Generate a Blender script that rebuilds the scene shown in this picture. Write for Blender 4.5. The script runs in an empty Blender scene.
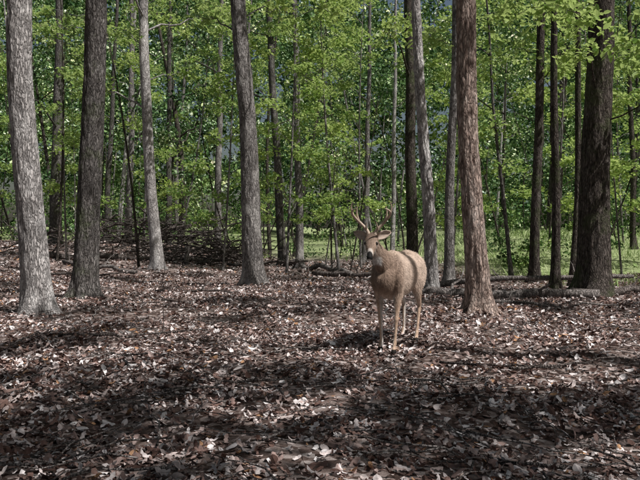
import bpy, math, numpy as np
from mathutils import Vector, Matrix, noise
rng=np.random.default_rng(7)
scene=bpy.context.scene
COL=scene.collection
CAMH=1.05
# ---------------------------------------------------------------- light direction
EL=math.radians(57)
SH=np.array([0.86,-0.50]); SH/=np.linalg.norm(SH)
SUN=Vector((SH[0]*math.cos(EL),SH[1]*math.cos(EL),math.sin(EL)))
# ---------------------------------------------------------------- terrain
def sm(t):
    t=np.clip(t,0,1); return t*t*(3-2*t)
def terr(x,y):
    x=np.asarray(x,float); y=np.asarray(y,float)
    h=0.95*sm((-x-0.5)/9)*sm((y-13)/18)
    h=h+1.35*sm((x-3.0)/7)*sm((y-14)/20)
    h=h+0.022*np.maximum(0,y-38)
    n=0.03*np.sin(x*1.1+0.6*y)+0.022*np.sin(x*2.3-1.9*y+1)+0.02*np.sin(0.5*x+2.7*y+2)+0.012*np.sin(5.1*x+1.3*y)+0.010*np.sin(-3.3*x+5.9*y)
    return h+n*sm((np.abs(y)+np.abs(x))/3.0)
# ---------------------------------------------------------------- material helpers
def newmat(name):
    m=bpy.data.materials.new(name); m.use_nodes=True
    nt=m.node_tree; nt.nodes.clear()
    out=nt.nodes.new('ShaderNodeOutputMaterial')
    return m,nt,out
def ramp(nt,stops,fac=None):
    r=nt.nodes.new('ShaderNodeValToRGB')
    e=r.color_ramp.elements
    while len(e)<len(stops): e.new(0.5)
    for i,(p,c) in enumerate(stops):
        e[i].position=p
        if not hasattr(c,'__len__'): c=(c,c,c)
        e[i].color=(c[0],c[1],c[2],1)
    if fac is not None: nt.links.new(fac,r.inputs[0])
    return r
def noise_tex(nt,vec,scale,detail=4,rough=0.6,dist=0):
    n=nt.nodes.new('ShaderNodeTexNoise')
    n.inputs['Scale'].default_value=scale; n.inputs['Detail'].default_value=detail
    n.inputs['Roughness'].default_value=rough; n.inputs['Distortion'].default_value=dist
    if vec is not None: nt.links.new(vec,n.inputs['Vector'])
    return n
def mix(nt,mode,fac,a,b):
    m=nt.nodes.new('ShaderNodeMix'); m.data_type='RGBA'; m.blend_type=mode
    for v,i in ((fac,0),(a,6),(b,7)):
        if hasattr(v,'is_output') : nt.links.new(v,m.inputs[i])
        elif i==0: m.inputs[0].default_value=v
        else: m.inputs[i].default_value=(v[0],v[1],v[2],1)
    return m.outputs[2]
def objvec(nt,scale=(1,1,1),rand=True):
    tc=nt.nodes.new('ShaderNodeTexCoord'); mp=nt.nodes.new('ShaderNodeMapping')
    mp.inputs['Scale'].default_value=scale
    nt.links.new(tc.outputs['Object'],mp.inputs['Vector'])
    if rand:
        oi=nt.nodes.new('ShaderNodeObjectInfo'); ml=nt.nodes.new('ShaderNodeMath'); ml.operation='MULTIPLY'
        ml.inputs[1].default_value=37.0
        nt.links.new(oi.outputs['Random'],ml.inputs[0]); nt.links.new(ml.outputs[0],mp.inputs['Location'])
    return mp.outputs['Vector']
def bark(name,dark,mid,light,lich=(0.42,0.43,0.38),lamt=0.5,moss=False,bump=1.0):
    m,nt,out=newmat(name)
    v=objvec(nt,(1,1,0.22)); v2=objvec(nt,(1,1,0.55)); v3=objvec(nt,(1,1,1))
    n1=noise_tex(nt,v,24,6,0.7,0.4)
    vo=nt.nodes.new('ShaderNodeTexVoronoi'); vo.feature='DISTANCE_TO_EDGE'; vo.inputs['Scale'].default_value=30
    nd=noise_tex(nt,v,14,3); vv=nt.nodes.new('ShaderNodeVectorMath'); vv.operation='MULTIPLY_ADD'
    vv.inputs[1].default_value=(0.12,0.12,0.12); nt.links.new(nd.outputs['Color'],vv.inputs[0]); nt.links.new(v,vv.inputs[2])
    nt.links.new(vv.outputs[0],vo.inputs['Vector'])
    r1=ramp(nt,[(0.32,dark),(0.5,mid),(0.68,light)],n1.outputs['Fac'])
    rc=ramp(nt,[(0.0,0.25),(0.18,0.88),(0.4,1.1)],vo.outputs['Distance'])
    c=mix(nt,'MULTIPLY',0.85,r1.outputs['Color'],rc.outputs['Color'])
    n2=noise_tex(nt,v2,3.2,8,0.72)
    r2=ramp(nt,[(0.62-0.2*lamt,0.0),(0.74-0.2*lamt,1.0)],n2.outputs['Fac'])
    mm=nt.nodes.new('ShaderNodeMath'); mm.operation='MULTIPLY'; mm.inputs[1].default_value=min(1,0.5+0.3*lamt)
    nt.links.new(r2.outputs['Color'],mm.inputs[0])
    c=mix(nt,'MIX',mm.outputs[0],c,lich)
    n6=noise_tex(nt,v3,1.3,4,0.6)
    r6=ramp(nt,[(0.35,0.68),(0.65,1.12)],n6.outputs['Fac'])
    c=mix(nt,'MULTIPLY',0.9,c,r6.outputs['Color'])
    if moss:
        n4=noise_tex(nt,v3,2.2,5,0.7)
        r4=ramp(nt,[(0.5,0.0),(0.66,0.55)],n4.outputs['Fac'])
        c=mix(nt,'MIX',r4.outputs['Color'],c,(0.09,0.12,0.05))
    b=nt.nodes.new('ShaderNodeBsdfDiffuse')
    nt.links.new(c,b.inputs['Color'])
    hm=nt.nodes.new('ShaderNodeMath'); hm.operation='MULTIPLY_ADD'; hm.inputs[1].default_value=0.8
    nt.links.new(rc.outputs['Color'],hm.inputs[0]); nt.links.new(n1.outputs['Fac'],hm.inputs[2])
    bp=nt.nodes.new('ShaderNodeBump'); bp.inputs['Strength'].default_value=bump; bp.inputs['Distance'].default_value=0.025
    nt.links.new(hm.outputs[0],bp.inputs['Height']); nt.links.new(bp.outputs[0],b.inputs['Normal'])
    nt.links.new(b.outputs[0],out.inputs[0]); return m
def leafmat(name,stops,trans=None,tmix=0.45,vary=False):
    m,nt,out=newmat(name)
    g=nt.nodes.new('ShaderNodeNewGeometry')
    r=ramp(nt,stops,g.outputs['Random Per Island']); col=r.outputs['Color']
    if vary:   # light and shade between clumps, painted into the leaf colour
        n=noise_tex(nt,g.outputs['Position'],0.22,2)
        rv=ramp(nt,[(.38,(.36,.46,.46)),(.5,(.85,.92,.86)),(.63,(1.35,1.22,1.05))],n.outputs['Fac'])
        col=mix(nt,'MULTIPLY',1.0,col,rv.outputs['Color'])
    b=nt.nodes.new('ShaderNodeBsdfDiffuse'); nt.links.new(col,b.inputs['Color'])
    if trans is None:
        nt.links.new(b.outputs[0],out.inputs[0]); return m
    t=nt.nodes.new('ShaderNodeBsdfTranslucent'); t.inputs['Color'].default_value=(*trans,1)
    ms=nt.nodes.new('ShaderNodeMixShader'); ms.inputs[0].default_value=tmix
    nt.links.new(b.outputs[0],ms.inputs[1]); nt.links.new(t.outputs[0],ms.inputs[2])
    nt.links.new(ms.outputs[0],out.inputs[0]); return m
# ---------------------------------------------------------------- mesh helpers
def mkmesh(name,V,F,mat=None,smooth=False):
    V=np.asarray(V,np.float32); F=np.asarray(F,np.int32)
    me=bpy.data.meshes.new(name); k=F.shape[1]
    me.vertices.add(len(V)); me.vertices.foreach_set('co',V.ravel())
    me.loops.add(F.size); me.loops.foreach_set('vertex_index',F.ravel())
    me.polygons.add(len(F)); me.polygons.foreach_set('loop_start',np.arange(len(F),dtype=np.int32)*k)
    try: me.polygons.foreach_set('loop_total',np.full(len(F),k,dtype=np.int32))
    except Exception: pass
    me.polygons.foreach_set('use_smooth',np.full(len(F),smooth,dtype=bool))
    if mat: me.materials.append(mat)
    me.update(calc_edges=True); return me
def addobj(name,me,parent=None,loc=None):
    o=bpy.data.objects.new(name,me); COL.objects.link(o)
    if parent: o.parent=parent
    if loc is not None: o.location=loc
    return o
def rots(n,tilt,rng=rng):
    a=rng.uniform(0,2*np.pi,n); p=rng.normal(0,tilt,n); q=rng.normal(0,tilt,n)
    ca,sa,cp,sp,cq,sq=np.cos(a),np.sin(a),np.cos(p),np.sin(p),np.cos(q),np.sin(q)
    Z=np.zeros(n); O=np.ones(n)
    Rz=np.stack([ca,-sa,Z,sa,ca,Z,Z,Z,O],1).reshape(n,3,3)
    Rx=np.stack([O,Z,Z,Z,cp,-sp,Z,sp,cp],1).reshape(n,3,3)
    Ry=np.stack([cq,Z,sq,Z,O,Z,-sq,Z,cq],1).reshape(n,3,3)
    return Rz@Rx@Ry
def scatter(T,F,P,R,S):
    n=len(P); K=len(T)
    V=np.einsum('nij,kj->nki',R,T)*S[:,None,None]+P[:,None,:]
    FF=(F[None]+ (np.arange(n)*K)[:,None,None]).reshape(-1,F.shape[1])
    return V.reshape(-1,3),FF
LEAF_T=np.array([(0,0,0),(.26,.28,.05),(.28,.62,.05),(0,1,-.06),(-.28,.62,.05),(-.26,.28,.05)],float)
LEAF_F=np.array([(0,1,2,3),(0,3,4,5)])
LEAF_T[:,1]-=0.5
LEAF_T2=np.array([(0,-.5,0),(.33,.02,.04),(0,.5,-.03),(-.33,.02,.04)],float)
LEAF_F2=np.array([(0,1,2,3)])
def clump_leaves(C,R,per,flat=0.45):
    n=len(C)*per
    u=rng.normal(0,1,(n,3)); u/=np.linalg.norm(u,axis=1)[:,None]
    rad=rng.uniform(0,1,n)**0.5
    d=u*rad[:,None]; d[:,2]*=flat
    RR=np.repeat(R,per); CC=np.repeat(C,per,0)
    P=CC+d*RR[:,None]
    P+=0.16*RR[:,None]*np.sin(P[:,[1,2,0]]*6.0/np.maximum(RR,.5)[:,None])
    P[:,2]-=0.25*RR*(d[:,0]**2+d[:,1]**2)
    return P
def leaf_mesh(name,P,size,mat,tilt=0.6,simple=False):
    S=size*rng.uniform(0.6,1.3,len(P))
    V,F=scatter(LEAF_T2 if simple else LEAF_T,LEAF_F2 if simple else LEAF_F,P,rots(len(P),tilt),S)
    return mkmesh(name,V,F,mat)
class Tubes:
    def __init__(s): s.V=[];s.F=[];s.n=0
    def add(s,path,rad,k=6):
        path=[np.asarray(p,float) for p in path]; m=len(path)
        ring=[]
        for i in range(m):
            t=path[min(i+1,m-1)]-path[max(i-1,0)]; t/=np.linalg.norm(t)+1e-9
            a=np.array([1.,0,0]) if abs(t[0])<0.8 else np.array([0,1.,0])
            u=np.cross(t,a); u/=np.linalg.norm(u); w=np.cross(t,u)
            th=np.arange(k)*2*np.pi/k
            ring.append(path[i]+rad[i]*(np.cos(th)[:,None]*u+np.sin(th)[:,None]*w))
        V=np.concatenate(ring); F=[]
        for i in range(m-1):
            for j in range(k):
                a=i*k+j;b=i*k+(j+1)%k
                F.append((a+s.n,b+s.n,b+k+s.n,a+k+s.n))
        s.V.append(V);s.F+=F;s.n+=len(V)
    def mesh(s,name,mat,off=None):
        V=np.concatenate(s.V)
        if off is not None: V=V-np.asarray(off)
        return mkmesh(name,V,np.array(s.F),mat,True)
def crooked(a,b,seg,amp,sag=0):
    a=np.asarray(a,float);b=np.asarray(b,float);L=np.linalg.norm(b-a)
    pts=[]
    o=rng.normal(0,1,(seg+1,3)); 
    for i in range(seg+1):
        t=i/seg; w=math.sin(math.pi*t)**0.5 if 0<t<1 else 0
        p=a+(b-a)*t+o[i]*amp*L*w; p[2]+=sag*L*math.sin(math.pi*t); pts.append(p)
    return pts
# ---------------------------------------------------------------- materials
M_pale=bark('bark_pale',(0.32,0.295,0.29),(0.58,0.55,0.54),(0.72,0.69,0.68),(0.80,0.78,0.77),0.6)
M_grey=bark('bark_grey',(0.08,0.072,0.067),(0.19,0.175,0.168),(0.34,0.32,0.31),(0.42,0.41,0.39),0.3,moss=True)
M_mid =bark('bark_mid',(0.15,0.137,0.13),(0.32,0.30,0.29),(0.48,0.455,0.445),(0.56,0.54,0.52),0.5)
M_red =bark('bark_reddish',(0.23,0.165,0.14),(0.54,0.42,0.365),(0.70,0.60,0.54),(0.72,0.66,0.62),0.25)
M_dark=bark('bark_dark',(0.05,0.043,0.039),(0.125,0.107,0.096),(0.23,0.20,0.183),(0.27,0.25,0.23),0.2,moss=True)
M_dead=bark('dead_wood',(0.14,0.125,0.12),(0.34,0.305,0.29),(0.54,0.50,0.48),(0.60,0.57,0.55),0.25)
M_leaf=leafmat('leaves_canopy',[(0,(.07,.13,.035)),(.4,(.16,.26,.06)),(.8,(.30,.42,.12)),(1,(.58,.66,.34))],(.52,.66,.22),.42,True)
M_leafo=leafmat('leaves_canopy_dense',[(0,(.05,.10,.03)),(1,(.12,.20,.05))])
M_leafd=leafmat('leaves_distant',[(0,(.05,.09,.045)),(.4,(.12,.21,.08)),(.72,(.26,.38,.16)),(.88,(.52,.63,.38)),(1,(.86,.90,.76))],vary=True)  # near-white stops paint highlights and bright sky gaps into the leaves
M_shrub=leafmat('leaves_shrub',[(0,(.04,.08,.03)),(.5,(.11,.19,.06)),(1,(.30,.40,.18))],vary=True)
M_grass=leafmat('grass_blades',[(0,(.16,.24,.08)),(.5,(.36,.47,.20)),(1,(.64,.70,.42))])
def littermat():
    m,nt,out=newmat('dead_leaves')
    g=nt.nodes.new('ShaderNodeNewGeometry')
    r=ramp(nt,[(0,(.085,.05,.042)),(.25,(.21,.135,.115)),(.46,(.38,.275,.25)),(.66,(.60,.50,.475)),(.82,(.80,.73,.72)),(.965,(.92,.88,.88)),(.97,(.52,.31,.19)),(1,(.44,.26,.15))],g.outputs['Random Per Island'])
    n=noise_tex(nt,g.outputs['Position'],45,2)
    rr=ramp(nt,[(0.3,0.70),(0.6,1.05)],n.outputs['Fac'])
    c=mix(nt,'MULTIPLY',1.0,r.outputs['Color'],rr.outputs['Color'])
    n3=noise_tex(nt,g.outputs['Position'],1.6,3)   # broad darker and lighter patches
    r3=ramp(nt,[(0.38,0.55),(0.55,1.05)],n3.outputs['Fac'])
    c=mix(nt,'MULTIPLY',1.0,c,r3.outputs['Color'])
    b=nt.nodes.new('ShaderNodeBsdfDiffuse'); nt.links.new(c,b.inputs['Color'])
    nt.links.new(b.outputs[0],out.inputs[0]); return m
M_litter=littermat()
def groundmat():
    m,nt,out=newmat('forest_floor')
    g=nt.nodes.new('ShaderNodeNewGeometry'); P=g.outputs['Position']
    n2=noise_tex(nt,P,28,5,0.75)
    vo=nt.nodes.new('ShaderNodeTexVoronoi'); vo.inputs['Scale'].default_value=20; nt.links.new(P,vo.inputs['Vector'])
    sx=nt.nodes.new('ShaderNodeSeparateColor'); nt.links.new(vo.outputs['Color'],sx.inputs[0])
    r1=ramp(nt,[(0,(.07,.048,.04)),(.45,(.18,.135,.12)),(.8,(.32,.26,.24)),(1,(.52,.46,.44))],sx.outputs[0])
    r2=ramp(nt,[(.3,.55),(.7,1.2)],n2.outputs['Fac'])
    c=mix(nt,'MULTIPLY',1,r1.outputs['Color'],r2.outputs['Color'])
    sp=nt.nodes.new('ShaderNodeSeparateXYZ'); nt.links.new(P,sp.inputs[0])
    mr=nt.nodes.new('ShaderNodeMapRange'); mr.inputs[1].default_value=30; mr.inputs[2].default_value=48
    nt.links.new(sp.outputs[1],mr.inputs[0])
    mx=nt.nodes.new('ShaderNodeMapRange'); mx.inputs[1].default_value=4.0; mx.inputs[2].default_value=6.5
    nt.links.new(sp.outputs[0],mx.inputs[0])
    my=nt.nodes.new('ShaderNodeMapRange'); my.inputs[1].default_value=14; my.inputs[2].default_value=17
    nt.links.new(sp.outputs[1],my.inputs[0])
    ml=nt.nodes.new('ShaderNodeMath'); ml.operation='MULTIPLY'; nt.links.new(mx.outputs[0],ml.inputs[0]); nt.links.new(my.outputs[0],ml.inputs[1])
    ma=nt.nodes.new('ShaderNodeMath'); ma.operation='MAXIMUM'; nt.links.new(ml.outputs[0],ma.inputs[0]); nt.links.new(mr.outputs[0],ma.inputs[1])
    gc=ramp(nt,[(.3,(.16,.23,.08)),(.7,(.42,.50,.25))],n2.outputs['Fac'])
    mu=nt.nodes.new('ShaderNodeMath'); mu.operation='MULTIPLY'; mu.inputs[1].default_value=0.8; nt.links.new(ma.outputs[0],mu.inputs[0])
    c=mix(nt,'MIX',mu.outputs[0],c,gc.outputs['Color'])
    b=nt.nodes.new('ShaderNodeBsdfDiffuse'); nt.links.new(c,b.inputs['Color'])
    bp=nt.nodes.new('ShaderNodeBump'); bp.inputs['Strength'].default_value=0.8; bp.inputs['Distance'].default_value=0.03
    ad=nt.nodes.new('ShaderNodeMath'); ad.operation='ADD'; nt.links.new(n2.outputs['Fac'],ad.inputs[0]); nt.links.new(sx.outputs[1],ad.inputs[1])
    nt.links.new(ad.outputs[0],bp.inputs['Height']); nt.links.new(bp.outputs[0],b.inputs['Normal'])
    nt.links.new(b.outputs[0],out.inputs[0]); return m
# ---------------------------------------------------------------- ground
xs=np.sinh(np.linspace(-5.2,5.2,261))*4.5; ys=6+np.sinh(np.linspace(-4.6,5.2,261))*4.5
X,Y=np.meshgrid(xs,ys); Zt=terr(X,Y)
V=np.stack([X.ravel(),Y.ravel(),Zt.ravel()],1)
i,j=np.meshgrid(np.arange(260),np.arange(260)); a=(j*261+i).ravel()
F=np.stack([a,a+1,a+262,a+261],1)
addobj('ground',mkmesh('ground',V,F,groundmat(),True))
# ---------------------------------------------------------------- leaf litter
def dead_template(lobed,seed):
    r=np.random.default_rng(seed)
    if lobed==2: t=np.linspace(0,1,7); w=np.array([.03,.20,.11,.30,.17,.25,.04])*r.uniform(.85,1.15,7)
    elif lobed==1: t=np.linspace(0,1,5); w=np.array([.03,.27,.33,.22,.02])*r.uniform(.85,1.15,5)
    else: t=np.linspace(0,1,3); w=np.array([.10,.34,.06])*r.uniform(.85,1.15,3)
    T=[]
    c1=r.uniform(.8,2.6)*r.choice([1,1,-1]); c2=r.uniform(-.7,.7); tw=r.uniform(-.7,.7)
    for ti,wi in zip(t,w):
        zz=c2*(ti-.5)**2*1.6
        ang=tw*(ti-.5)
        for s in (-1,0,1):
            x=s*wi*(1-0.25*abs(c1)*wi*2); z=zz+c1*wi*wi*abs(s)+ang*s*wi
            T.append((x,ti-.5,z))
    F=[]
    for q in range(len(t)-1):
        a=q*3; F+=[(a,a+1,a+4,a+3),(a+1,a+2,a+5,a+4)]
    return np.array(T),np.array(F)
Vs=[];Fs=[];off=0
def put_litter(n,xr,yr,lobs,smin,smax,zmax,tilt,seed,keep=None):
    global off
    tx=[dead_template(l,seed+q) for q,l in enumerate(lobs)]
    x=rng.uniform(*xr,n);y=rng.uniform(*yr,n)
    d=0.5+0.5*np.sin(x*2.1+np.sin(y*1.7)*1.5)*np.sin(y*2.6+np.sin(x*1.3)*1.7)
    k=rng.uniform(0,1,n)<0.25+0.75*d
    if keep is not None: k&=keep(x,y)
    x=x[k];y=y[k];d=d[k]
    z=terr(x,y)+0.006+rng.uniform(0,1,len(x))**1.5*zmax*(0.4+0.9*d)
    P=np.stack([x,y,z],1); idx=rng.integers(0,len(tx),len(x))
    for q in range(len(tx)):
        s=idx==q
        Vq,Fq=scatter(tx[q][0],tx[q][1],P[s],rots(s.sum(),tilt),smin+(smax-smin)*rng.uniform(0,1,s.sum())**1.8)
        Vs.append(Vq);Fs.append(Fq+off);off+=len(Vq)
inv=lambda x,y: np.abs(x)<0.60*np.maximum(y,0)+1.8
put_litter(44000,(-4.5,4.5),(1.4,4.6),[2,2,1,2,2,1],.025,.085,.04,.36,10,inv)
put_litter(52000,(-6,6),(4.6,8.5),[1,2,1,0,1,1],.025,.09,.04,.34,20,inv)
put_litter(62000,(-12,12),(8.5,18),[1,0,0,0],.055,.115,.05,.32,30,inv)
put_litter(32000,(-20,18),(18,32),[0,0,0],.09,.16,.06,.32,50,lambda x,y:inv(x,y)&((x<4.8)|(y<16)))
addobj('leaf_litter',mkmesh('leaf_litter',np.concatenate(Vs),np.concatenate(Fs),M_litter,False))
# twigs
T=Tubes()
for q in range(850):
    y=rng.uniform(1.8,15); x=rng.uniform(-1,1)*(0.6*y+1.2)
    L=rng.uniform(.12,.8)*(1 if q%6 else 1.8); a=rng.uniform(0,math.pi*2)
    x2,y2=x+L*math.cos(a),y+L*math.sin(a)
    p=crooked((x,y,float(terr(x,y))+rng.uniform(.03,.05)),(x2,y2,float(terr(x2,y2))+rng.uniform(.03,.08)),5,.03)
    r=rng.uniform(.002,.007)*(1 if q%6 else 1.5)
    T.add(p,[r*(1-.12*k) for k in range(6)],5)
    if L>.5:
        m=p[3]; e=m+np.array([math.cos(a+.7),math.sin(a+.7),.08])*L*.4
        T.add(crooked(m,e,3,.04),[r*.6,r*.5,r*.4,r*.25],4)
addobj('fallen_twigs',T.mesh('fallen_twigs',M_dead))
# ---------------------------------------------------------------- trees
trees=[]
def trunk_mesh(tx,ztop,w,Ht,mat,hi,seed,bend):
    r=np.random.default_rng(seed)
    k=72 if hi else 16
    if hi: zs=np.concatenate([np.linspace(-.15,6.5,190),np.linspace(6.7,Ht,30)])
    else: zs=np.concatenate([[-.15,0,.1,.25,.5],np.linspace(1,Ht,26)])
    lean=tx/ztop; ly=r.uniform(-.02,.02)
    ph=r.uniform(0,6.28,6); lobes=r.integers(3,6)
    th=np.arange(k)*2*np.pi/k
    V=[]
    for z in zs:
        zc=max(z,0)
        cx=lean*z+bend*math.sin(math.pi*min(zc/ztop,1.6))+.02*math.sin(z*1.3+ph[0])
        cy=ly*z+.03*math.sin(z*1.1+ph[1])
        rr=w/2*(1.06-.72*(zc/Ht))
        fl=1+(.60+.42*np.cos(lobes*th+ph[2])+.20*np.cos((lobes+2)*th+ph[3]))*math.exp(-zc/.15)+.15*math.exp(-zc/.6)
        rad=rr*fl*(1+.035*np.sin(2*th+ph[4]+z*.4)+.02*np.sin(3*th+ph[5]-z*.8))
        if hi:
            d=[noise.noise(Vector((math.cos(t)*rr*34,math.sin(t)*rr*34,z*4.5+seed*3))) for t in th]
            d2=[noise.noise(Vector((math.cos(t)*rr*12,math.sin(t)*rr*12,z*1.6+seed*7))) for t in th]
            rad=rad+.011*np.clip(np.array(d)*1.6,-1,.5)+.012*np.array(d2)
        V.append(np.stack([cx+rad*np.cos(th),cy+rad*np.sin(th),np.full(k,z)],1))
    V=np.concatenate(V); m=len(zs)
    i,j=np.meshgrid(np.arange(k),np.arange(m-1)); i=i.ravel();j=j.ravel()
    F=np.stack([j*k+i,j*k+(i+1)%k,(j+1)*k+(i+1)%k,(j+1)*k+i],1)
    def at(z): return np.array([lean*z+bend*math.sin(math.pi*min(z/ztop,1.6)),ly*z,z])
    return mkmesh('trunk',V,F,mat,True),at
def tree(name,x,y,topx,ztop,w,Ht,mat,hi=False,bend=0,seed=None):
    seed=seed or len(trees)+1
    z=float(terr(x,y))-0.02
    e=bpy.data.objects.new(name,None); COL.objects.link(e); e.location=(x,y,z); e.empty_display_size=.3
    me,at=trunk_mesh(topx-x,ztop,w,Ht,mat,hi,seed,bend)
    addobj('trunk',me,e)
    trees.append(dict(e=e,x=x,y=y,z=z,at=at,H=Ht,w=w,mat=mat,cl=[]))
    return trees[-1]
tree('oak_tree',-3.90,9.07,-4.13,4.37,.36,17,M_pale,True,-.06)
tree('oak_tree',-4.14,11.5,-3.91,5.25,.40,18,M_grey,True,.03)
tree('maple_tree',-4.87,19.7,-5.26,8.26,.35,19,M_pale,False,-.1)
tree('oak_tree',-1.46,14.7,-1.84,6.43,.42,19,M_mid,True,.03)
tree('maple_tree',-0.73,24,-0.92,9.8,.28,18,M_mid)
tree('maple_tree',-1.47,26,-2.06,10.5,.34,18,M_grey)
tree('oak_tree',3.1,22,2.98,9.1,.38,19,M_dark)
tree('maple_tree',2.13,12.5,1.81,5.6,.22,15,M_pale,True,.02)
tree('oak_tree',2.13,8.83,1.965,4.28,.285,16,M_red,True,-.015)
tree('maple_tree',2.98,15.3,3.2,6.65,.22,15,M_mid)
tree('maple_tree',4.99,15.3,5.15,6.65,.22,15,M_dark)
tree('maple_tree',4.96,13.8,4.90,6.1,.17,14,M_dark)
tree('maple_tree',5.57,14.5,5.70,6.35,.15,13,M_dark,False,.1)
tree('oak_tree',5.18,12.5,5.39,5.6,.55,20,M_dark,True)
tree('maple_sapling',5.0,17,4.5,4.9,.10,9,M_grey,False,-.05)
tree('oak_tree',-11.3,28,-11.1,11.3,.46,19,M_grey)
tree('maple_tree',-8.8,30,-8.7,12,.31,18,M_mid,False,.12)
tree('maple_tree',-7.4,32,-7.3,12.7,.28,18,M_grey)
tree('maple_tree',-4.7,30,-4.5,12,.32,18,M_mid)
tree('maple_tree',2.06,30,2.3,12,.26,17,M_mid)
tree('maple_tree',3.1,28,3.25,11,.20,16,M_pale)
tree('maple_tree',-9.8,30,-9.2,12,.24,17,M_grey)
tree('maple_tree',11.5,24,11.3,9.5,.2,16,M_dark)
nvis=len(trees)
for (x,y,w) in [(7,3,.35),(11,5.5,.4),(8.5,-2,.4),(13,11,.35),(3.5,-4,.4),(15,18,.35),(11.5,14,.3),(18,9,.4),(-5.5,1,.35),(-9,9,.4),(-12.5,16,.35),(15,2,.4),(-2,-5,.4),(-10,2,.4)]:  # unseen trees outside the view, added to bear the shading canopy
    tree('oak_tree',x,y,x+rng.uniform(-.3,.3),5,w,18,M_mid)
# slender saplings of the understory
def sapling(x,y,lean,Ht,w,n,z0=1.4,mat=M_mid,R=(.35,.75)):
    z=float(terr(x,y))-.02
    e=bpy.data.objects.new('maple_sapling',None); COL.objects.link(e); e.location=(x,y,z)
    b=rng.normal(0,.2); ly=rng.normal(0,.04)
    at=lambda h:np.array([lean*h+b*math.sin(h/Ht*2.6),ly*h,h])
    Tb=Tubes(); S=np.linspace(0,1,12); Tb.add([at(s*Ht-.1*(s==0)) for s in S],[w*(1-.8*s) for s in S],8)
    P=[]
    for q in range(n):
        h=z0+(Ht-z0)*(q+rng.uniform(0,1))/n; a=rng.uniform(0,6.28); L=rng.uniform(.3,1.3)*(1.15-h/Ht*.5)
        c=at(h)+np.array([math.cos(a)*L,math.sin(a)*L,.15+.2*L])
        p0=at(max(h-.35*L,.5)); p=crooked(p0,c,4,.05); Tb.add(p,[w*.35,w*.28,w*.2,w*.12,.003],4)
        r=rng.uniform(*R); P.append(clump_leaves(np.array([c]),np.array([r]),int(90*(r/.5)**2)+20,.32))
    addobj('stem',Tb.mesh('stem',mat),e)
    addobj('crown',leaf_mesh('crown',np.concatenate(P),.13,M_leaf,.55),e)
for (x,y,l,Ht,w,n) in [(-1.0,19.5,.03,9,.045,18),(.6,20.5,-.05,10,.05,20),(1.5,24,.02,10,.05,20),(-3.1,21,.04,9,.04,14),(-6.6,24.5,-.05,10,.05,16),(-8.3,21.5,.03,8,.04,12),
    (6.8,19,.03,9,.05,18),(8.6,21.5,-.03,9,.05,18),(4.1,20.5,.05,9,.05,16),(10,19,.02,9,.05,16),(7.6,16.5,-.08,6,.03,8),(-12.5,24,.05,10,.05,20),(-6,27.5,.1,11,.05,16),(-2.7,27.5,-.05,11,.05,20),(5.8,25,0,10,.05,20),(12.5,27,0,11,.05,20),(.2,27,.08,6,.03,12),(-9.7,26,-.04,7,.03,12)]:
    sapling(x,y,l,Ht,w,n)
# ---- canopy clumps, laid out so their shadows shape the dapples on the ground
DEER=np.array([.80,6.60])
def cover(x,y):
    c=np.where(y<2.9,.80,np.where(y<4.95,.95,np.where(y<5.4,.7,np.where(y<7.5,.05,np.where(y<11.8,.66,np.where(y<18,.15,.15))))))
    c=np.where((y>5.2)&(y<7.4)&(x>-1.3)&(x<-.6),.6,c)
    c=np.where((y>5.0)&(y<7.6)&(x<-2.2),.85,c)
    c=np.where((y>7.4)&(y<12)&(x<-4.0),.10,c)
    c=np.where((y>7.4)&(y<10.4)&(x>.3)&(x<3.2),.08,c)
    c=np.where((x>4.5)&(y>13),.05,c)
    c=np.where((np.abs(x-.4)<1.4)&(np.abs(y-7.0)<1.3),.01,c)
    return c
lam_max=3.6; n=int(lam_max*30*33)
gx=rng.uniform(-16,14,n);gy=rng.uniform(-1,32,n)
lam=-np.log(1-cover(gx,gy))/0.85
k=rng.uniform(0,1,n)<lam/lam_max; gx=gx[k];gy=gy[k]
hh=rng.uniform(6.5,12.5,len(gx)); q=hh/math.tan(EL)
C=np.stack([gx+SH[0]*q,gy+SH[1]*q,hh],1); R=rng.uniform(.3,.68,len(gx))
n=420
C2=np.stack([rng.uniform(-26,-1,n),rng.uniform(-12,12,n),rng.uniform(7,13,n)],1)  # unseen overhead clumps on the left, added to cut ambient sky light
g=C2[:,:2]-SH*(C2[:,2:]/math.tan(EL)); C2=C2[~((g[:,0]>-8)&(g[:,1]>1.5)&(g[:,1]<14))]
C3=np.stack([rng.uniform(-2,24,n//2),rng.uniform(-18,-8,n//2),rng.uniform(6,12,n//2)],1)  # more unseen clumps behind the camera, added to block skylight
g=C3[:,:2]-SH*(C3[:,2:]/math.tan(EL)); C3=C3[g[:,1]<1]
C=np.concatenate([C,C2,C3]); R=np.concatenate([R,rng.uniform(.8,1.5,len(C2)+len(C3))])
for c,r in zip(C,R):
    t=min(trees,key=lambda t:(t['x']-c[0])**2+(t['y']-c[1])**2+ (0 if t['H']>c[2] else 99))
    t['cl'].append((c,r))
for t in trees:
    while len(t['cl'])<4:
        a=rng.uniform(0,6.28); zz=rng.uniform(.6,.95)*t['H']; rad=rng.uniform(.4,2.2)
        p=t['at'](zz)+np.array([t['x'],t['y'],t['z']])
        t['cl'].append((p+np.array([math.cos(a)*rad,math.sin(a)*rad,.3]),rng.uniform(.5,1.0)))
def low(ti,pts):
    for p in pts: trees[ti]['cl'].append((np.array(p[:3],float),p[3]))
low(13,[(4.3,10.6,4.6,.5),(3.6,10.2,4.75,.45),(4.9,10.4,4.2,.45),(5.4,10.8,3.9,.5),(4.2,11.4,5.1,.6),(5.9,11.2,4.6,.6),(5.0,9.9,4.6,.4),(3.2,11.2,4.9,.45),(6.1,11.8,3.7,.5),(4.6,11.6,4.4,.45)])
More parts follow.
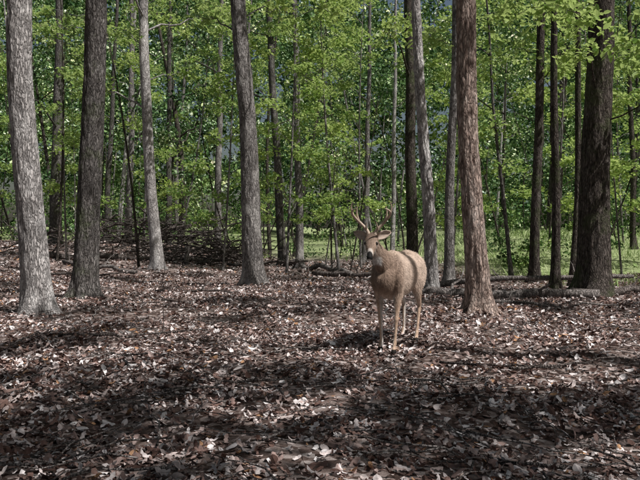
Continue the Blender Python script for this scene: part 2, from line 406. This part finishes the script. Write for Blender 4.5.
low(10,[(5.6,15.0,5.1,.6),(4.6,15.6,5.6,.7),(6.5,15.4,4.6,.6),(7.2,15.4,5.4,.7)])
low(9,[(2.7,15.6,5.8,.6),(3.6,15.9,5.2,.6)])
low(4,[(-.4,22,6.5,.9),(.6,23,7.4,.9),(-1.2,23,8.6,.8),(.1,23,5.0,.7)])
low(3,[(-2.6,15.5,6.3,.5),(-.9,15.6,6.6,.5)])
low(2,[(-5.9,19.4,7.3,.7),(-4.0,20,6.2,.6),(-6.8,20,5.8,.7)])
low(14,[(4.4,17,4.0,.6),(4.9,17.3,3.0,.6),(5.3,16.7,4.8,.5),(4.0,17.4,4.9,.5)])
for ti,t in enumerate(trees):
    o=np.array([t['x'],t['y'],t['z']])
    Tb=Tubes(); P=[]
    cl=sorted(t['cl'],key=lambda q:math.hypot(q[0][0]-t['x'],q[0][1]-t['y']))
    nodes=[]
    for c,r in cl:
        cc=c-o
        L=math.hypot(cc[0],cc[1])
        z0=min(max(min(cc[2]-.45*L,t['H']*.93),1.5),cc[2])
        a=t['at'](z0); best=np.linalg.norm(cc-a); br=max(.010,min(.045,.014*L+.006))
        for (p_,r_) in nodes:
            dd=np.linalg.norm(cc-p_)
            if dd<best*.9: best=dd; a=p_; br=min(r_*.75,.03)
        br=max(br,.008)
        p=crooked(a,cc,5,.04,.04)
        Tb.add(p,[br*(1-.11*k) for k in range(6)],5)
        nodes.append((p[5],max(br*.45,.008))); nodes.append((p[3],max(br*.7,.008)))
        for s in range(3):
            aa=rng.uniform(0,6.28); e=cc+np.array([math.cos(aa)*r*.8,math.sin(aa)*r*.8,rng.uniform(-.2,.15)*r])
            Tb.add(crooked(p[4],e,3,.05),[.006,.005,.004,.002],4)
        P.append(clump_leaves(np.array([c]),np.array([r]),int(min(220*(r/.8)**2,260))+30))
    P=np.concatenate(P)-o
    addobj('limbs',Tb.mesh('limbs',t['mat']),t['e'])
    vis=ti<nvis
    addobj('crown',leaf_mesh('crown',P,.13 if vis else .145,M_leaf if vis else M_leafo,.55,not vis),t['e'])
# ---------------------------------------------------------------- distant trees (trunks + foliage)
dt=bpy.data.objects.new('distant_trees',None); COL.objects.link(dt)
for mi,(mat,cnt) in enumerate([(M_mid,20),(M_dark,44),(M_pale,8)]):
    Tb=Tubes()
    for q in range(cnt):
        y=rng.uniform(33,80); x=rng.uniform(-.75,.75)*y
        z=float(terr(x,y)); w=rng.uniform(.05,.22)*(1 if q%3 else .6); Ht=rng.uniform(11,20)
        l=rng.normal(0,.06); b=rng.normal(0,.5)
        pts=[(x+l*s*Ht+b*math.sin(s*3.1+q),y,z-.2+s*Ht) for s in np.linspace(0,1,9)]
        Tb.add(pts,[w*(1-.7*s) for s in np.linspace(0,1,9)],8)
        for u in range(4):
            s=rng.uniform(.3,.85); p=np.array([x+l*s*Ht+b*math.sin(s*3.1+q),y,z+s*Ht]); a=rng.uniform(0,6.28)
            Tb.add(crooked(p,p+np.array([math.cos(a)*2,math.sin(a)*2,1.2]),4,.05),[w*.3,w*.25,w*.2,w*.12,.01],5)
    addobj('trunks',Tb.mesh('trunks',mat),dt)
Tb=Tubes()
for q in range(75):
    y=rng.uniform(19,42); x=rng.uniform(-.7,.7)*y
    z=float(terr(x,y)); w=rng.uniform(.015,.05);Ht=rng.uniform(3,10)
    l=rng.normal(0,.2); b=rng.normal(0,.7)
    Tb.add([(x+l*s*Ht+b*s*s,y,z-.1+s*Ht) for s in np.linspace(0,1,7)],[w*(1-.7*s) for s in np.linspace(0,1,7)],6)
addobj('understory_poles',Tb.mesh('understory_poles',M_dark),dt)
def wall(nc,per_c,yr,zlo,zhi,spread,rr,per,size,mat,name,parent,tilt=.7,pz=.9):
    y0=yr[0]+(yr[1]-yr[0])*rng.uniform(0,1,nc); x0=rng.uniform(-.80,.80,nc)*y0
    z0=zlo+rng.uniform(0,1,nc)**pz*(zhi*y0-zlo)
    y=np.repeat(y0,per_c)+rng.normal(0,spread,nc*per_c); x=np.repeat(x0,per_c)+rng.normal(0,spread,nc*per_c)
    z=np.repeat(z0,per_c)+rng.normal(0,spread*.8,nc*per_c); z=terr(x,y)+np.maximum(z,.4)
    P=clump_leaves(np.stack([x,y,z],1),rng.uniform(rr[0],rr[1],nc*per_c),per)
    addobj(name,leaf_mesh(name,P,size,mat,tilt,True),parent)
wall(75,9,(30,44),2.0,.44,.95,(.5,1.1),100,.17,M_leafd,'foliage_near',dt)
wall(125,9,(44,75),1.5,.44,1.7,(.9,1.8),100,.28,M_leafd,'foliage_mid',dt)
wall(230,7,(75,110),1.0,.42,2.8,(2.0,3.8),110,.58,M_leafd,'foliage_far',dt,.8,.95)
wall(210,6,(105,130),1.0,.42,3.5,(3.0,5.0),90,.85,M_leafd,'foliage_farthest',dt,.8,1.0)
us=bpy.data.objects.new('understory_shrubs',None); COL.objects.link(us)
def shrubs(n,xf,yr,zhi,rr,per,name,keep=None):
    y=rng.uniform(*yr,n); x=xf(n,y)
    if keep is not None: k=keep(x,y); x=x[k];y=y[k]
    n=len(x)
    z=terr(x,y)+rng.uniform(.1,zhi,n)
    P=clump_leaves(np.stack([x,y,z],1),rng.uniform(*rr,n),per,.6)
    addobj(name,leaf_mesh(name,P,.12,M_shrub,.8,True),us)
shrubs(420,lambda n,y:rng.uniform(-.75,.75,n)*y,(28,50),3.2,(.5,1.1),110,'leaves',lambda x,y:(x<4)|(y>43))
shrubs(90,lambda n,y:rng.uniform(.25,.66,n)*y,(17,42),.9,(.2,.6),80,'low_leaves')
# ---------------------------------------------------------------- grass on the right
n=56000
gx=rng.uniform(4.2,30,n); gy=rng.uniform(14.0,44,n)
k=(gx>4.5+1.2*np.sin(gy*.9))&(gx<.68*gy+2)&(rng.uniform(0,1,n)<.5+.5*np.sin(gx*1.3+gy)*np.sin(gy*.8))
gx=gx[k];gy=gy[k]
GT=np.array([(-.05,0,0),(.05,0,0),(.04,.12,.55),(-.04,.12,.55),(.005,.4,1.0),(-.005,.4,1.0)]); GF=np.array([(0,1,2,3),(3,2,4,5)])
V,F=scatter(GT,GF,np.stack([gx,gy,terr(gx,gy)-.01],1),rots(len(gx),.5),rng.uniform(.08,.28,len(gx))*(1+.02*(gy-14)))
addobj('grass',mkmesh('grass',V,F,M_grass))
# ---------------------------------------------------------------- brush pile, logs
T=Tubes()
for q in range(270):
    x=-3.0-abs(rng.normal(0,1))*3.4; y=23.6+rng.normal(0,.9)
    if x<-11: continue
    z=float(terr(x,y)); hgt=1.15*math.exp(-((x+6.4)/3.2)**2)+.25
    z1=z+rng.uniform(0,1)*hgt
    L=rng.uniform(.5,2.8); a=rng.choice([0,math.pi])+rng.normal(0,.6); e=rng.normal(.05,.42)
    b=np.array([x+L*math.cos(a)*math.cos(e),y+L*math.sin(a)*.5,max(z+.05,z1+L*math.sin(e))])
    r=rng.uniform(.008,.042)*(1 if q%8 else 1.9)
    p=crooked((x,y,z1),b,6,.035); T.add(p,[r*(1-.1*k) for k in range(7)],6)
    for s in range(2):
        m=p[rng.integers(2,6)]; T.add(crooked(m,m+rng.normal(0,.35,3)*[1,.6,.7]+[0,0,.12],3,.06),[r*.4,r*.3,r*.2,.004],4)
M_brush=bark('brush_wood',(.08,.067,.062),(.20,.17,.158),(.37,.33,.31),(.44,.41,.39),.2)
addobj('brush_pile',T.mesh('brush_pile',M_brush))
def log(name,a,b,r0,r1,mat,k=14,stubs=3):
    T=Tubes(); a=(a[0],a[1],float(terr(a[0],a[1]))+a[2]); b=(b[0],b[1],float(terr(b[0],b[1]))+b[2])
    p=crooked(a,b,9,.012); rr=np.linspace(r0,r1,10)*rng.uniform(.93,1.07,10)
    p=[p[0]+(p[0]-p[1])*.002]+p+[p[-1]+(p[-1]-p[-2])*.002]; rr=[r0*.5]+list(rr)+[r1*.4]
    T.add(p,rr,k)
    for s in range(stubs):
        m=p[rng.integers(2,9)]; d=rng.normal(0,1,3); d[2]=abs(d[2])+.3; d/=np.linalg.norm(d)
        T.add(crooked(m,m+d*rng.uniform(.2,.8),4,.06),[r0*.35,r0*.28,r0*.2,r0*.15,r0*.06],6)
    addobj(name,T.mesh(name,mat))
log('fallen_log',(1.75,12.3,.10),(4.9,11.5,.11),.10,.075,M_dead)
log('fallen_log',(4.6,12.0,.08),(8.5,12.9,.09),.09,.06,M_brush)
log('fallen_log',(-1.6,26,.12),(.9,18.5,.10),.10,.07,M_dead)
log('fallen_log',(-.2,19.5,.09),(2.6,17.2,.10),.08,.05,M_brush)
log('fallen_log',(-9.5,21.5,.1),(-3.8,22.6,.2),.11,.07,M_brush)
log('fallen_log',(-7.8,20,.08),(-5.2,18.6,.08),.07,.05,M_dead)
log('fallen_log',(1.9,14.5,.08),(6.5,13.6,.28),.07,.04,M_dead)
log('fallen_log',(-3.2,22.8,.1),(-.4,21.3,.35),.05,.03,M_brush)
log('fallen_branch',(-7.5,16.5,.06),(-4.9,17.4,.1),.04,.015,M_brush,8,5)
log('fallen_branch',(-3.3,13.2,.06),(-1.6,12.7,.10),.03,.012,M_brush,8,5)
log('fallen_branch',(2.3,10.6,.07),(4.6,10.1,.10),.03,.012,M_dead,8,4)
log('fallen_branch',(1.05,5.75,.05),(1.9,5.15,.09),.012,.006,M_brush,8,2)
log('fallen_branch',(1.5,5.2,.05),(2.7,5.45,.09),.013,.006,M_brush,8,2)
log('fallen_branch',(-1.0,4.2,.05),(-.2,4.7,.07),.012,.006,M_brush,8,1)
log('fallen_branch',(-2.6,6.5,.05),(-1.2,7.0,.07),.016,.007,M_brush,8,2)
log('dead_tree_stub',(-4.55,22.3,-.1),(-4.5,22.3,.62),.09,.08,M_dead,12,0)
# ---------------------------------------------------------------- white-tailed deer
def ell_tube(secs,k=20):
    cs=[np.array(s[0],float) for s in secs]; V=[];F=[];m=len(secs)
    for i in range(m):
        t=cs[min(i+1,m-1)]-cs[max(i-1,0)]; t/=np.linalg.norm(t)
        lat=np.array([1.,0,0]); lat-=t*t.dot(lat); lat/=np.linalg.norm(lat); nn=np.cross(t,lat)
        th=np.arange(k)*2*np.pi/k
        V.append(cs[i]+secs[i][1]*np.cos(th)[:,None]*lat+secs[i][2]*np.sin(th)[:,None]*nn)
    V=list(np.concatenate(V))
    for i in range(m-1):
        for j in range(k): F.append((i*k+j,i*k+(j+1)%k,(i+1)*k+(j+1)%k,(i+1)*k+j))
    F.append(tuple(range(k))[::-1]); F.append(tuple((m-1)*k+j for j in range(k)))
    return V,F
H0=np.array([0,-.70,1.075])
HP=np.array([-.055,-.745,1.03])
HR=np.array(Matrix.Rotation(math.radians(12),3,'Z'))
def head(p): return HR@(np.array(p,float)-H0)+HP
parts=[]
def smooth_secs(secs,sub=3):
    A=np.array([[*s[0],s[1],s[2]] for s in secs],float); out=[]
    n=len(A)
    for i in range(n-1):
        p0=A[max(i-1,0)];p1=A[i];p2=A[i+1];p3=A[min(i+2,n-1)]
        for q in range(sub):
            t=q/sub
            out.append(.5*((2*p1)+(-p0+p2)*t+(2*p0-5*p1+4*p2-p3)*t*t+(-p0+3*p1-3*p2+p3)*t**3))
    out.append(A[-1])
    return [((a[0],a[1],a[2]),max(a[3],.004),max(a[4],.004)) for a in out]
parts.append(smooth_secs([((0,-.615,.75),.045,.065),((0,-.58,.735),.08,.12),((0,-.50,.715),.108,.175),((0,-.40,.71),.125,.215),((0,-.22,.70),.148,.220),((0,0,.70),.162,.212),((0,.2,.72),.156,.180),((0,.36,.745),.155,.182),((0,.50,.745),.132,.17),((0,.58,.745),.08,.12),((0,.61,.745),.04,.06)]))
parts.append(smooth_secs([((0,-.34,.74),.09,.16),((0,-.47,.80),.085,.14),((-.018,-.59,.875),.070,.105),((-.04,-.68,.95),.058,.082),((-.055,-.745,1.02),.050,.064),((-.057,-.765,1.055),.04,.05)]))
for s in (-1,1):
    parts.append(smooth_secs([((s*.05,-.34,.90),.03,.06),((s*.095,-.39,.80),.045,.10),((s*.112,-.44,.68),.042,.09),((s*.10,-.42,.58),.035,.06)]))
parts.append(smooth_secs([((0,-.44,.905),.02,.02),((0,-.30,.925),.03,.022),((0,0,.905),.03,.02),((0,.3,.920),.035,.022),((0,.5,.895),.03,.02)]))
parts.append([((*head(c),),rx,rn) for c,rx,rn in smooth_secs([((0,-.655,1.115),.025,.03),((0,-.675,1.11),.044,.05),((0,-.72,1.098),.054,.060),((0,-.765,1.066),.058,.058),((0,-.805,1.028),.046,.050),((0,-.845,.99),.033,.040),((0,-.88,.957),.027,.034),((0,-.905,.934),.027,.031),((0,-.918,.922),.017,.02)])])
def leg(pts): parts.append(smooth_secs(pts))
leg([((.07,-.40,.80),.045,.09),((.09,-.42,.68),.052,.09),((.094,-.41,.56),.045,.065),((.094,-.42,.46),.032,.042),((.093,-.445,.35),.022,.027),((.092,-.455,.31),.024,.027),((.091,-.462,.26),.017,.019),((.088,-.485,.13),.0145,.0165),((.088,-.495,.095),.019,.021),((.088,-.515,.055),.017,.020),((.088,-.53,.03),.023,.028),((.088,-.537,.0),.027,.035)])
leg([((-.07,-.40,.80),.045,.09),((-.09,-.41,.68),.052,.09),((-.092,-.39,.56),.045,.065),((-.090,-.385,.46),.032,.042),((-.085,-.39,.35),.022,.027),((-.082,-.39,.31),.024,.027),((-.08,-.388,.26),.017,.019),((-.075,-.385,.13),.0145,.0165),((-.075,-.385,.095),.019,.021),((-.075,-.405,.055),.017,.020),((-.075,-.42,.03),.023,.028),((-.075,-.427,.0),.027,.035)])
leg([((.08,.42,.84),.06,.09),((.100,.37,.74),.08,.15),((.110,.29,.62),.070,.12),((.112,.27,.53),.046,.075),((.11,.34,.44),.030,.042),((.105,.40,.375),.024,.034),((.105,.405,.34),.020,.028),((.105,.365,.24),.0165,.020),((.105,.315,.12),.016,.018),((.105,.30,.09),.020,.022),((.105,.275,.05),.018,.020),((.105,.262,.028),.024,.03),((.105,.256,0),.027,.035)])
leg([((-.08,.44,.84),.06,.09),((-.100,.40,.74),.08,.15),((-.110,.36,.62),.070,.12),((-.112,.38,.53),.046,.075),((-.11,.49,.44),.030,.042),((-.105,.565,.375),.024,.034),((-.105,.575,.34),.020,.028),((-.105,.57,.24),.0165,.020),((-.105,.56,.12),.016,.018),((-.105,.555,.09),.020,.022),((-.105,.53,.05),.018,.020),((-.105,.517,.028),.024,.03),((-.105,.51,0),.027,.035)])
leg([((0,.56,.85),.03,.03),((0,.62,.82),.04,.025),((0,.655,.74),.045,.02),((0,.655,.66),.035,.016),((0,.65,.60),.012,.01)])
V=[];F=[]
for s in parts:
    v,f=ell_tube(s); o=len(V); V+=v; F+=[tuple(q+o for q in ff) for ff in f]
me=bpy.data.meshes.new('tmp'); me.from_pydata([tuple(v) for v in V],[],F); me.update()
tmp=bpy.data.objects.new('tmp',me); COL.objects.link(tmp)
md=tmp.modifiers.new('r','REMESH'); md.mode='VOXEL'; md.voxel_size=.0065; md.use_smooth_shade=True
ms_=tmp.modifiers.new('s','SMOOTH'); ms_.factor=.5; ms_.iterations=6
dg=bpy.context.evaluated_depsgraph_get()
body=bpy.data.meshes.new_from_object(tmp.evaluated_get(dg))
bpy.data.objects.remove(tmp)
body.name='body'
nv=len(body.vertices); co=np.zeros(nv*3,np.float32); body.vertices.foreach_get('co',co); co=co.reshape(-1,3).astype(float)
no=np.zeros(nv*3,np.float32); body.vertices.foreach_get('normal',no); no=no.reshape(-1,3)
def ss(a,b,t): return sm((t-a)/(b-a))
def coat(co,no):
    hc=(co-HP)@HR+H0
    colr=np.tile(np.array([.70,.56,.465]),(len(co),1))
    def blend(w,c):
        w=np.clip(w,0,1)[:,None]; colr[:]=colr*(1-w)+np.array(c)*w
    z=co[:,2];y=co[:,1];x=co[:,0]
    ishead=ss(-.66,-.70,hc[:,1])*ss(.90,.94,z)
    blend(ss(-.25,-.55,y)*ss(.5,.6,z)*.85*(1-ishead),(.31,.215,.16))
    blend(ss(.86,.93,z)*(1-ishead)*ss(-.6,-.4,y)*.25,(.46,.34,.25))
    blend(ss(.56,.47,z)*ss(-.2,-.7,no[:,2])*(np.abs(x)<.16),(.82,.79,.76))
    inner=ss(.1,.8,-no[:,0]*np.sign(x))
    blend(ss(.62,.40,z)*.7,(.60,.41,.29))
    blend(inner*ss(.62,.5,z)*.9,(.84,.80,.76))
    blend(ss(.5,.57,y)*ss(.78,.7,z)*ss(.45,.5,z)*.8,(.78,.75,.7))
    blend(ishead*.85,(.31,.22,.165))
    blend(ishead*ss(-.70,-.74,hc[:,1])*ss(.3,.8,no[:,2])*.7,(.12,.08,.06))
    # throat patch below the jaw
    thr=ss(.045,.025,np.abs(z-.865))*ss(.055,.03,np.abs(x+.03))*ss(-.60,-.63,y)*ss(.2,-.2,no[:,1])*(1-ishead); blend(thr,(.88,.86,.84))
    blend(ishead*ss(-.862,-.872,hc[:,1]),(.68,.62,.57))
    blend(ishead*ss(-.2,-.6,no[:,2]),(.84,.81,.77))
    for s in (-1,1):
        d=np.linalg.norm(hc-np.array([s*.054,-.783,1.062]),axis=1); blend(ss(.028,.019,d)*.8,(.68,.62,.56))
    blend(ss(-.882,-.892,hc[:,1])*(z>.8)*ss(-.75,-.4,no[:,2]),(.012,.011,.011))
    blend(ss(.045,.035,z),(.02,.016,.014))
    return colr
colr=coat(co,no)
ca=body.color_attributes.new('coat','FLOAT_COLOR','POINT')
ca.data.foreach_set('color',np.concatenate([colr,np.ones((nv,1))],1).astype(np.float32).ravel())
def coatmat():
    m,nt,out=newmat('deer_coat')
    at=nt.nodes.new('ShaderNodeAttribute'); at.attribute_name='coat'
    v=objvec(nt,(1,1,.45),False); n=noise_tex(nt,v,110,5,.7); n2=noise_tex(nt,v,22,5,.7)
    r=ramp(nt,[(.3,.72),(.7,1.18)],n.outputs['Fac']); r2=ramp(nt,[(.32,(.62,.60,.58)),(.68,(1.12,1.12,1.12))],n2.outputs['Fac'])
    c=mix(nt,'MULTIPLY',1,at.outputs['Color'],r.outputs['Color']); c=mix(nt,'MULTIPLY',1,c,r2.outputs['Color'])
    b=nt.nodes.new('ShaderNodeBsdfPrincipled'); b.inputs['Roughness'].default_value=.75
    b.inputs['Specular IOR Level'].default_value=.25
    nt.links.new(c,b.inputs['Base Color'])
    nt.links.new(b.outputs[0],out.inputs[0]); return m
M_coat=coatmat(); body.materials.clear(); body.materials.append(M_coat)
deer=bpy.data.objects.new('white_tailed_deer',None); COL.objects.link(deer)
deer.location=(DEER[0],DEER[1],float(terr(*DEER))+.012); deer.rotation_euler=(0,0,math.radians(-22)); deer.scale=(1.0,)*3
addobj('body',body,deer)
body.calc_loop_triangles()
tri=np.zeros(len(body.loop_triangles)*3,np.int32); body.loop_triangles.foreach_get('vertices',tri); tri=tri.reshape(-1,3)
A,B,Cc=co[tri[:,0]],co[tri[:,1]],co[tri[:,2]]
ar=np.linalg.norm(np.cross(B-A,Cc-A),axis=1); NF=70000
ti=rng.choice(len(tri),NF,p=ar/ar.sum()); u=rng.uniform(0,1,NF); v=rng.uniform(0,1,NF); fl=u+v>1; u[fl]=1-u[fl]; v[fl]=1-v[fl]
P=A[ti]+(B[ti]-A[ti])*u[:,None]+(Cc[ti]-A[ti])*v[:,None]; N=no[tri[ti,0]].astype(float)
flow=np.tile(np.array([0,.75,-.65]),(NF,1)); legz=P[:,2]<.5; flow[legz]=(0,.1,-1)
flow-=N*(flow*N).sum(1)[:,None]; flow/=np.linalg.norm(flow,axis=1)[:,None]+1e-6
flow+=rng.normal(0,.22,(NF,3)); side=np.cross(flow,N)
L=np.where(P[:,2]<.45,.008,np.where((P[:,1]<-.80),.007,.022))*rng.uniform(.7,1.3,NF)
keep=(P[:,2]>.05)&~((P[:,1]<-.90)); P,N,flow,side,L=P[keep],N[keep],flow[keep],side[keep],L[keep]
w_=.0014
V=np.stack([P-side*w_-N*.001,P+side*w_-N*.001,P+flow*L[:,None]+N*L[:,None]*.32],1).reshape(-1,3)
fm=mkmesh('fur',V,np.arange(len(V)).reshape(-1,3),M_coat)
fc=np.clip(coat(P,N)*rng.uniform(.65,1.2,len(P))[:,None],0,.9)
fa=fm.color_attributes.new('coat','FLOAT_COLOR','POINT')
fa.data.foreach_set('color',np.concatenate([np.repeat(fc,3,0),np.ones((len(V),1))],1).astype(np.float32).ravel())
addobj('fur',fm,deer)
def simple(name,base,rough,n=0.2):
    m,nt,out=newmat(name); v=objvec(nt,(1,1,1),False); t=noise_tex(nt,v,40,4)
    r=ramp(nt,[(.3,tuple(c*(1-n) for c in base)),(.7,tuple(c*(1+n) for c in base))],t.outputs['Fac'])
    b=nt.nodes.new('ShaderNodeBsdfPrincipled'); b.inputs['Roughness'].default_value=rough
    nt.links.new(r.outputs['Color'],b.inputs['Base Color']); nt.links.new(b.outputs[0],out.inputs[0]); return m
M_ant=simple('antler',(.46,.36,.28),.6); M_eye=simple('eye',(.012,.008,.006),.08); M_ear=simple('ear',(.50,.40,.33),.8)
for s in (-1,1):
    V=[];F=[]; N=9; K=7
    d=np.array([s*.90,.05,.36]); d/=np.linalg.norm(d); f=np.array([0,-1.,.15]); f-=d*d.dot(f); f/=np.linalg.norm(f); u=np.cross(d,f)
    root=np.array([s*.043,-.69,1.12])
    for i in range(N):
        t=i/(N-1); w=.034*math.sin(math.pi*min(1,(t*.86+.14)))**.75+.002
        for j in range(K):
            a=(j/(K-1)-.5)*2; cup=(1-.35*t)
            V.append(head(root+d*.135*t+u*a*w+f*(.022*a*a*cup-.01-.01*t)))
    F=[(i*K+j,i*K+j+1,(i+1)*K+j+1,(i+1)*K+j) for i in range(N-1) for j in range(K-1)]
    em=mkmesh('ear',np.array(V),np.array(F),M_ear,True); o=addobj('ear_'+('left' if s>0 else 'right'),em,deer)
    so=o.modifiers.new('s','SOLIDIFY'); so.thickness=.006
import bmesh
for s in (-1,1):
    bm=bmesh.new(); bmesh.ops.create_uvsphere(bm,u_segments=16,v_segments=10,radius=.0165)
    em=bpy.data.meshes.new('eye'); bm.to_mesh(em); bm.free(); em.materials.append(M_eye)
    for p in em.polygons: p.use_smooth=True
    o=addobj('eye_'+('left' if s>0 else 'right'),em,deer,Vector(head((s*.0475,-.790,1.064))))
T=Tubes()
def cr(P,R,k=10,sub=4):
    A=smooth_secs([((p),r,r) for p,r in zip(P,R)],sub)
    T.add([a[0] for a in A],[a[1] for a in A],k)
for s in (-1,1):
    mb=[(s*.028,-.715,1.145),(s*.045,-.705,1.185),(s*.095,-.70,1.24),(s*.148,-.73,1.295),(s*.172,-.79,1.335),(s*.155,-.845,1.36),(s*.13,-.87,1.37)]
    cr([head(p) for p in mb],[.017,.015,.0135,.0125,.011,.0085,.003])
    T.add([head(p) for p in [(s*.028,-.715,1.14),(s*.032,-.713,1.152)]],[.022,.020],10)
    cr([head(p) for p in [(s*.05,-.705,1.19),(s*.05,-.735,1.215),(s*.045,-.75,1.255)]],[.010,.008,.003],8)
    cr([head(p) for p in [(s*.115,-.71,1.262),(s*.135,-.72,1.33),(s*.13,-.735,1.40)]],[.011,.009,.003],8)
    cr([head(p) for p in [(s*.160,-.755,1.31),(s*.18,-.765,1.38),(s*.17,-.785,1.435)]],[.0105,.008,.003],8)
addobj('antlers',T.mesh('antlers',M_ant),deer)
# ---------------------------------------------------------------- light, sky, camera
w=bpy.data.worlds.new('World'); scene.world=w; w.use_nodes=True; nt=w.node_tree
sky=nt.nodes.new('ShaderNodeTexSky'); sky.sky_type='NISHITA'; sky.sun_disc=False
sky.sun_elevation=EL; sky.sun_rotation=math.atan2(SH[0],SH[1]); sky.dust_density=4.0; sky.air_density=1.3; sky.ozone_density=.4
bg=nt.nodes['Background']; bg.inputs['Strength'].default_value=.055
nt.links.new(sky.outputs[0],bg.inputs[0])
ld=bpy.data.lights.new('sun','SUN'); ld.energy=5; ld.angle=math.radians(.5); ld.color=(1,.96,.92)
lo=bpy.data.objects.new('sun',ld); COL.objects.link(lo); lo.rotation_euler=SUN.to_track_quat('Z','Y').to_euler(); lo.location=(20,-10,30)
cd=bpy.data.cameras.new('camera'); cd.lens=36.9; cd.sensor_width=36; cd.clip_end=1500; cd.clip_start=.05
co_=bpy.data.objects.new('camera',cd); COL.objects.link(co_); co_.location=(0,0,CAMH); co_.rotation_euler=(math.radians(90),0,0)
scene.camera=co_
scene.view_settings.view_transform='Standard'; scene.view_settings.look='None'; scene.view_settings.exposure=0
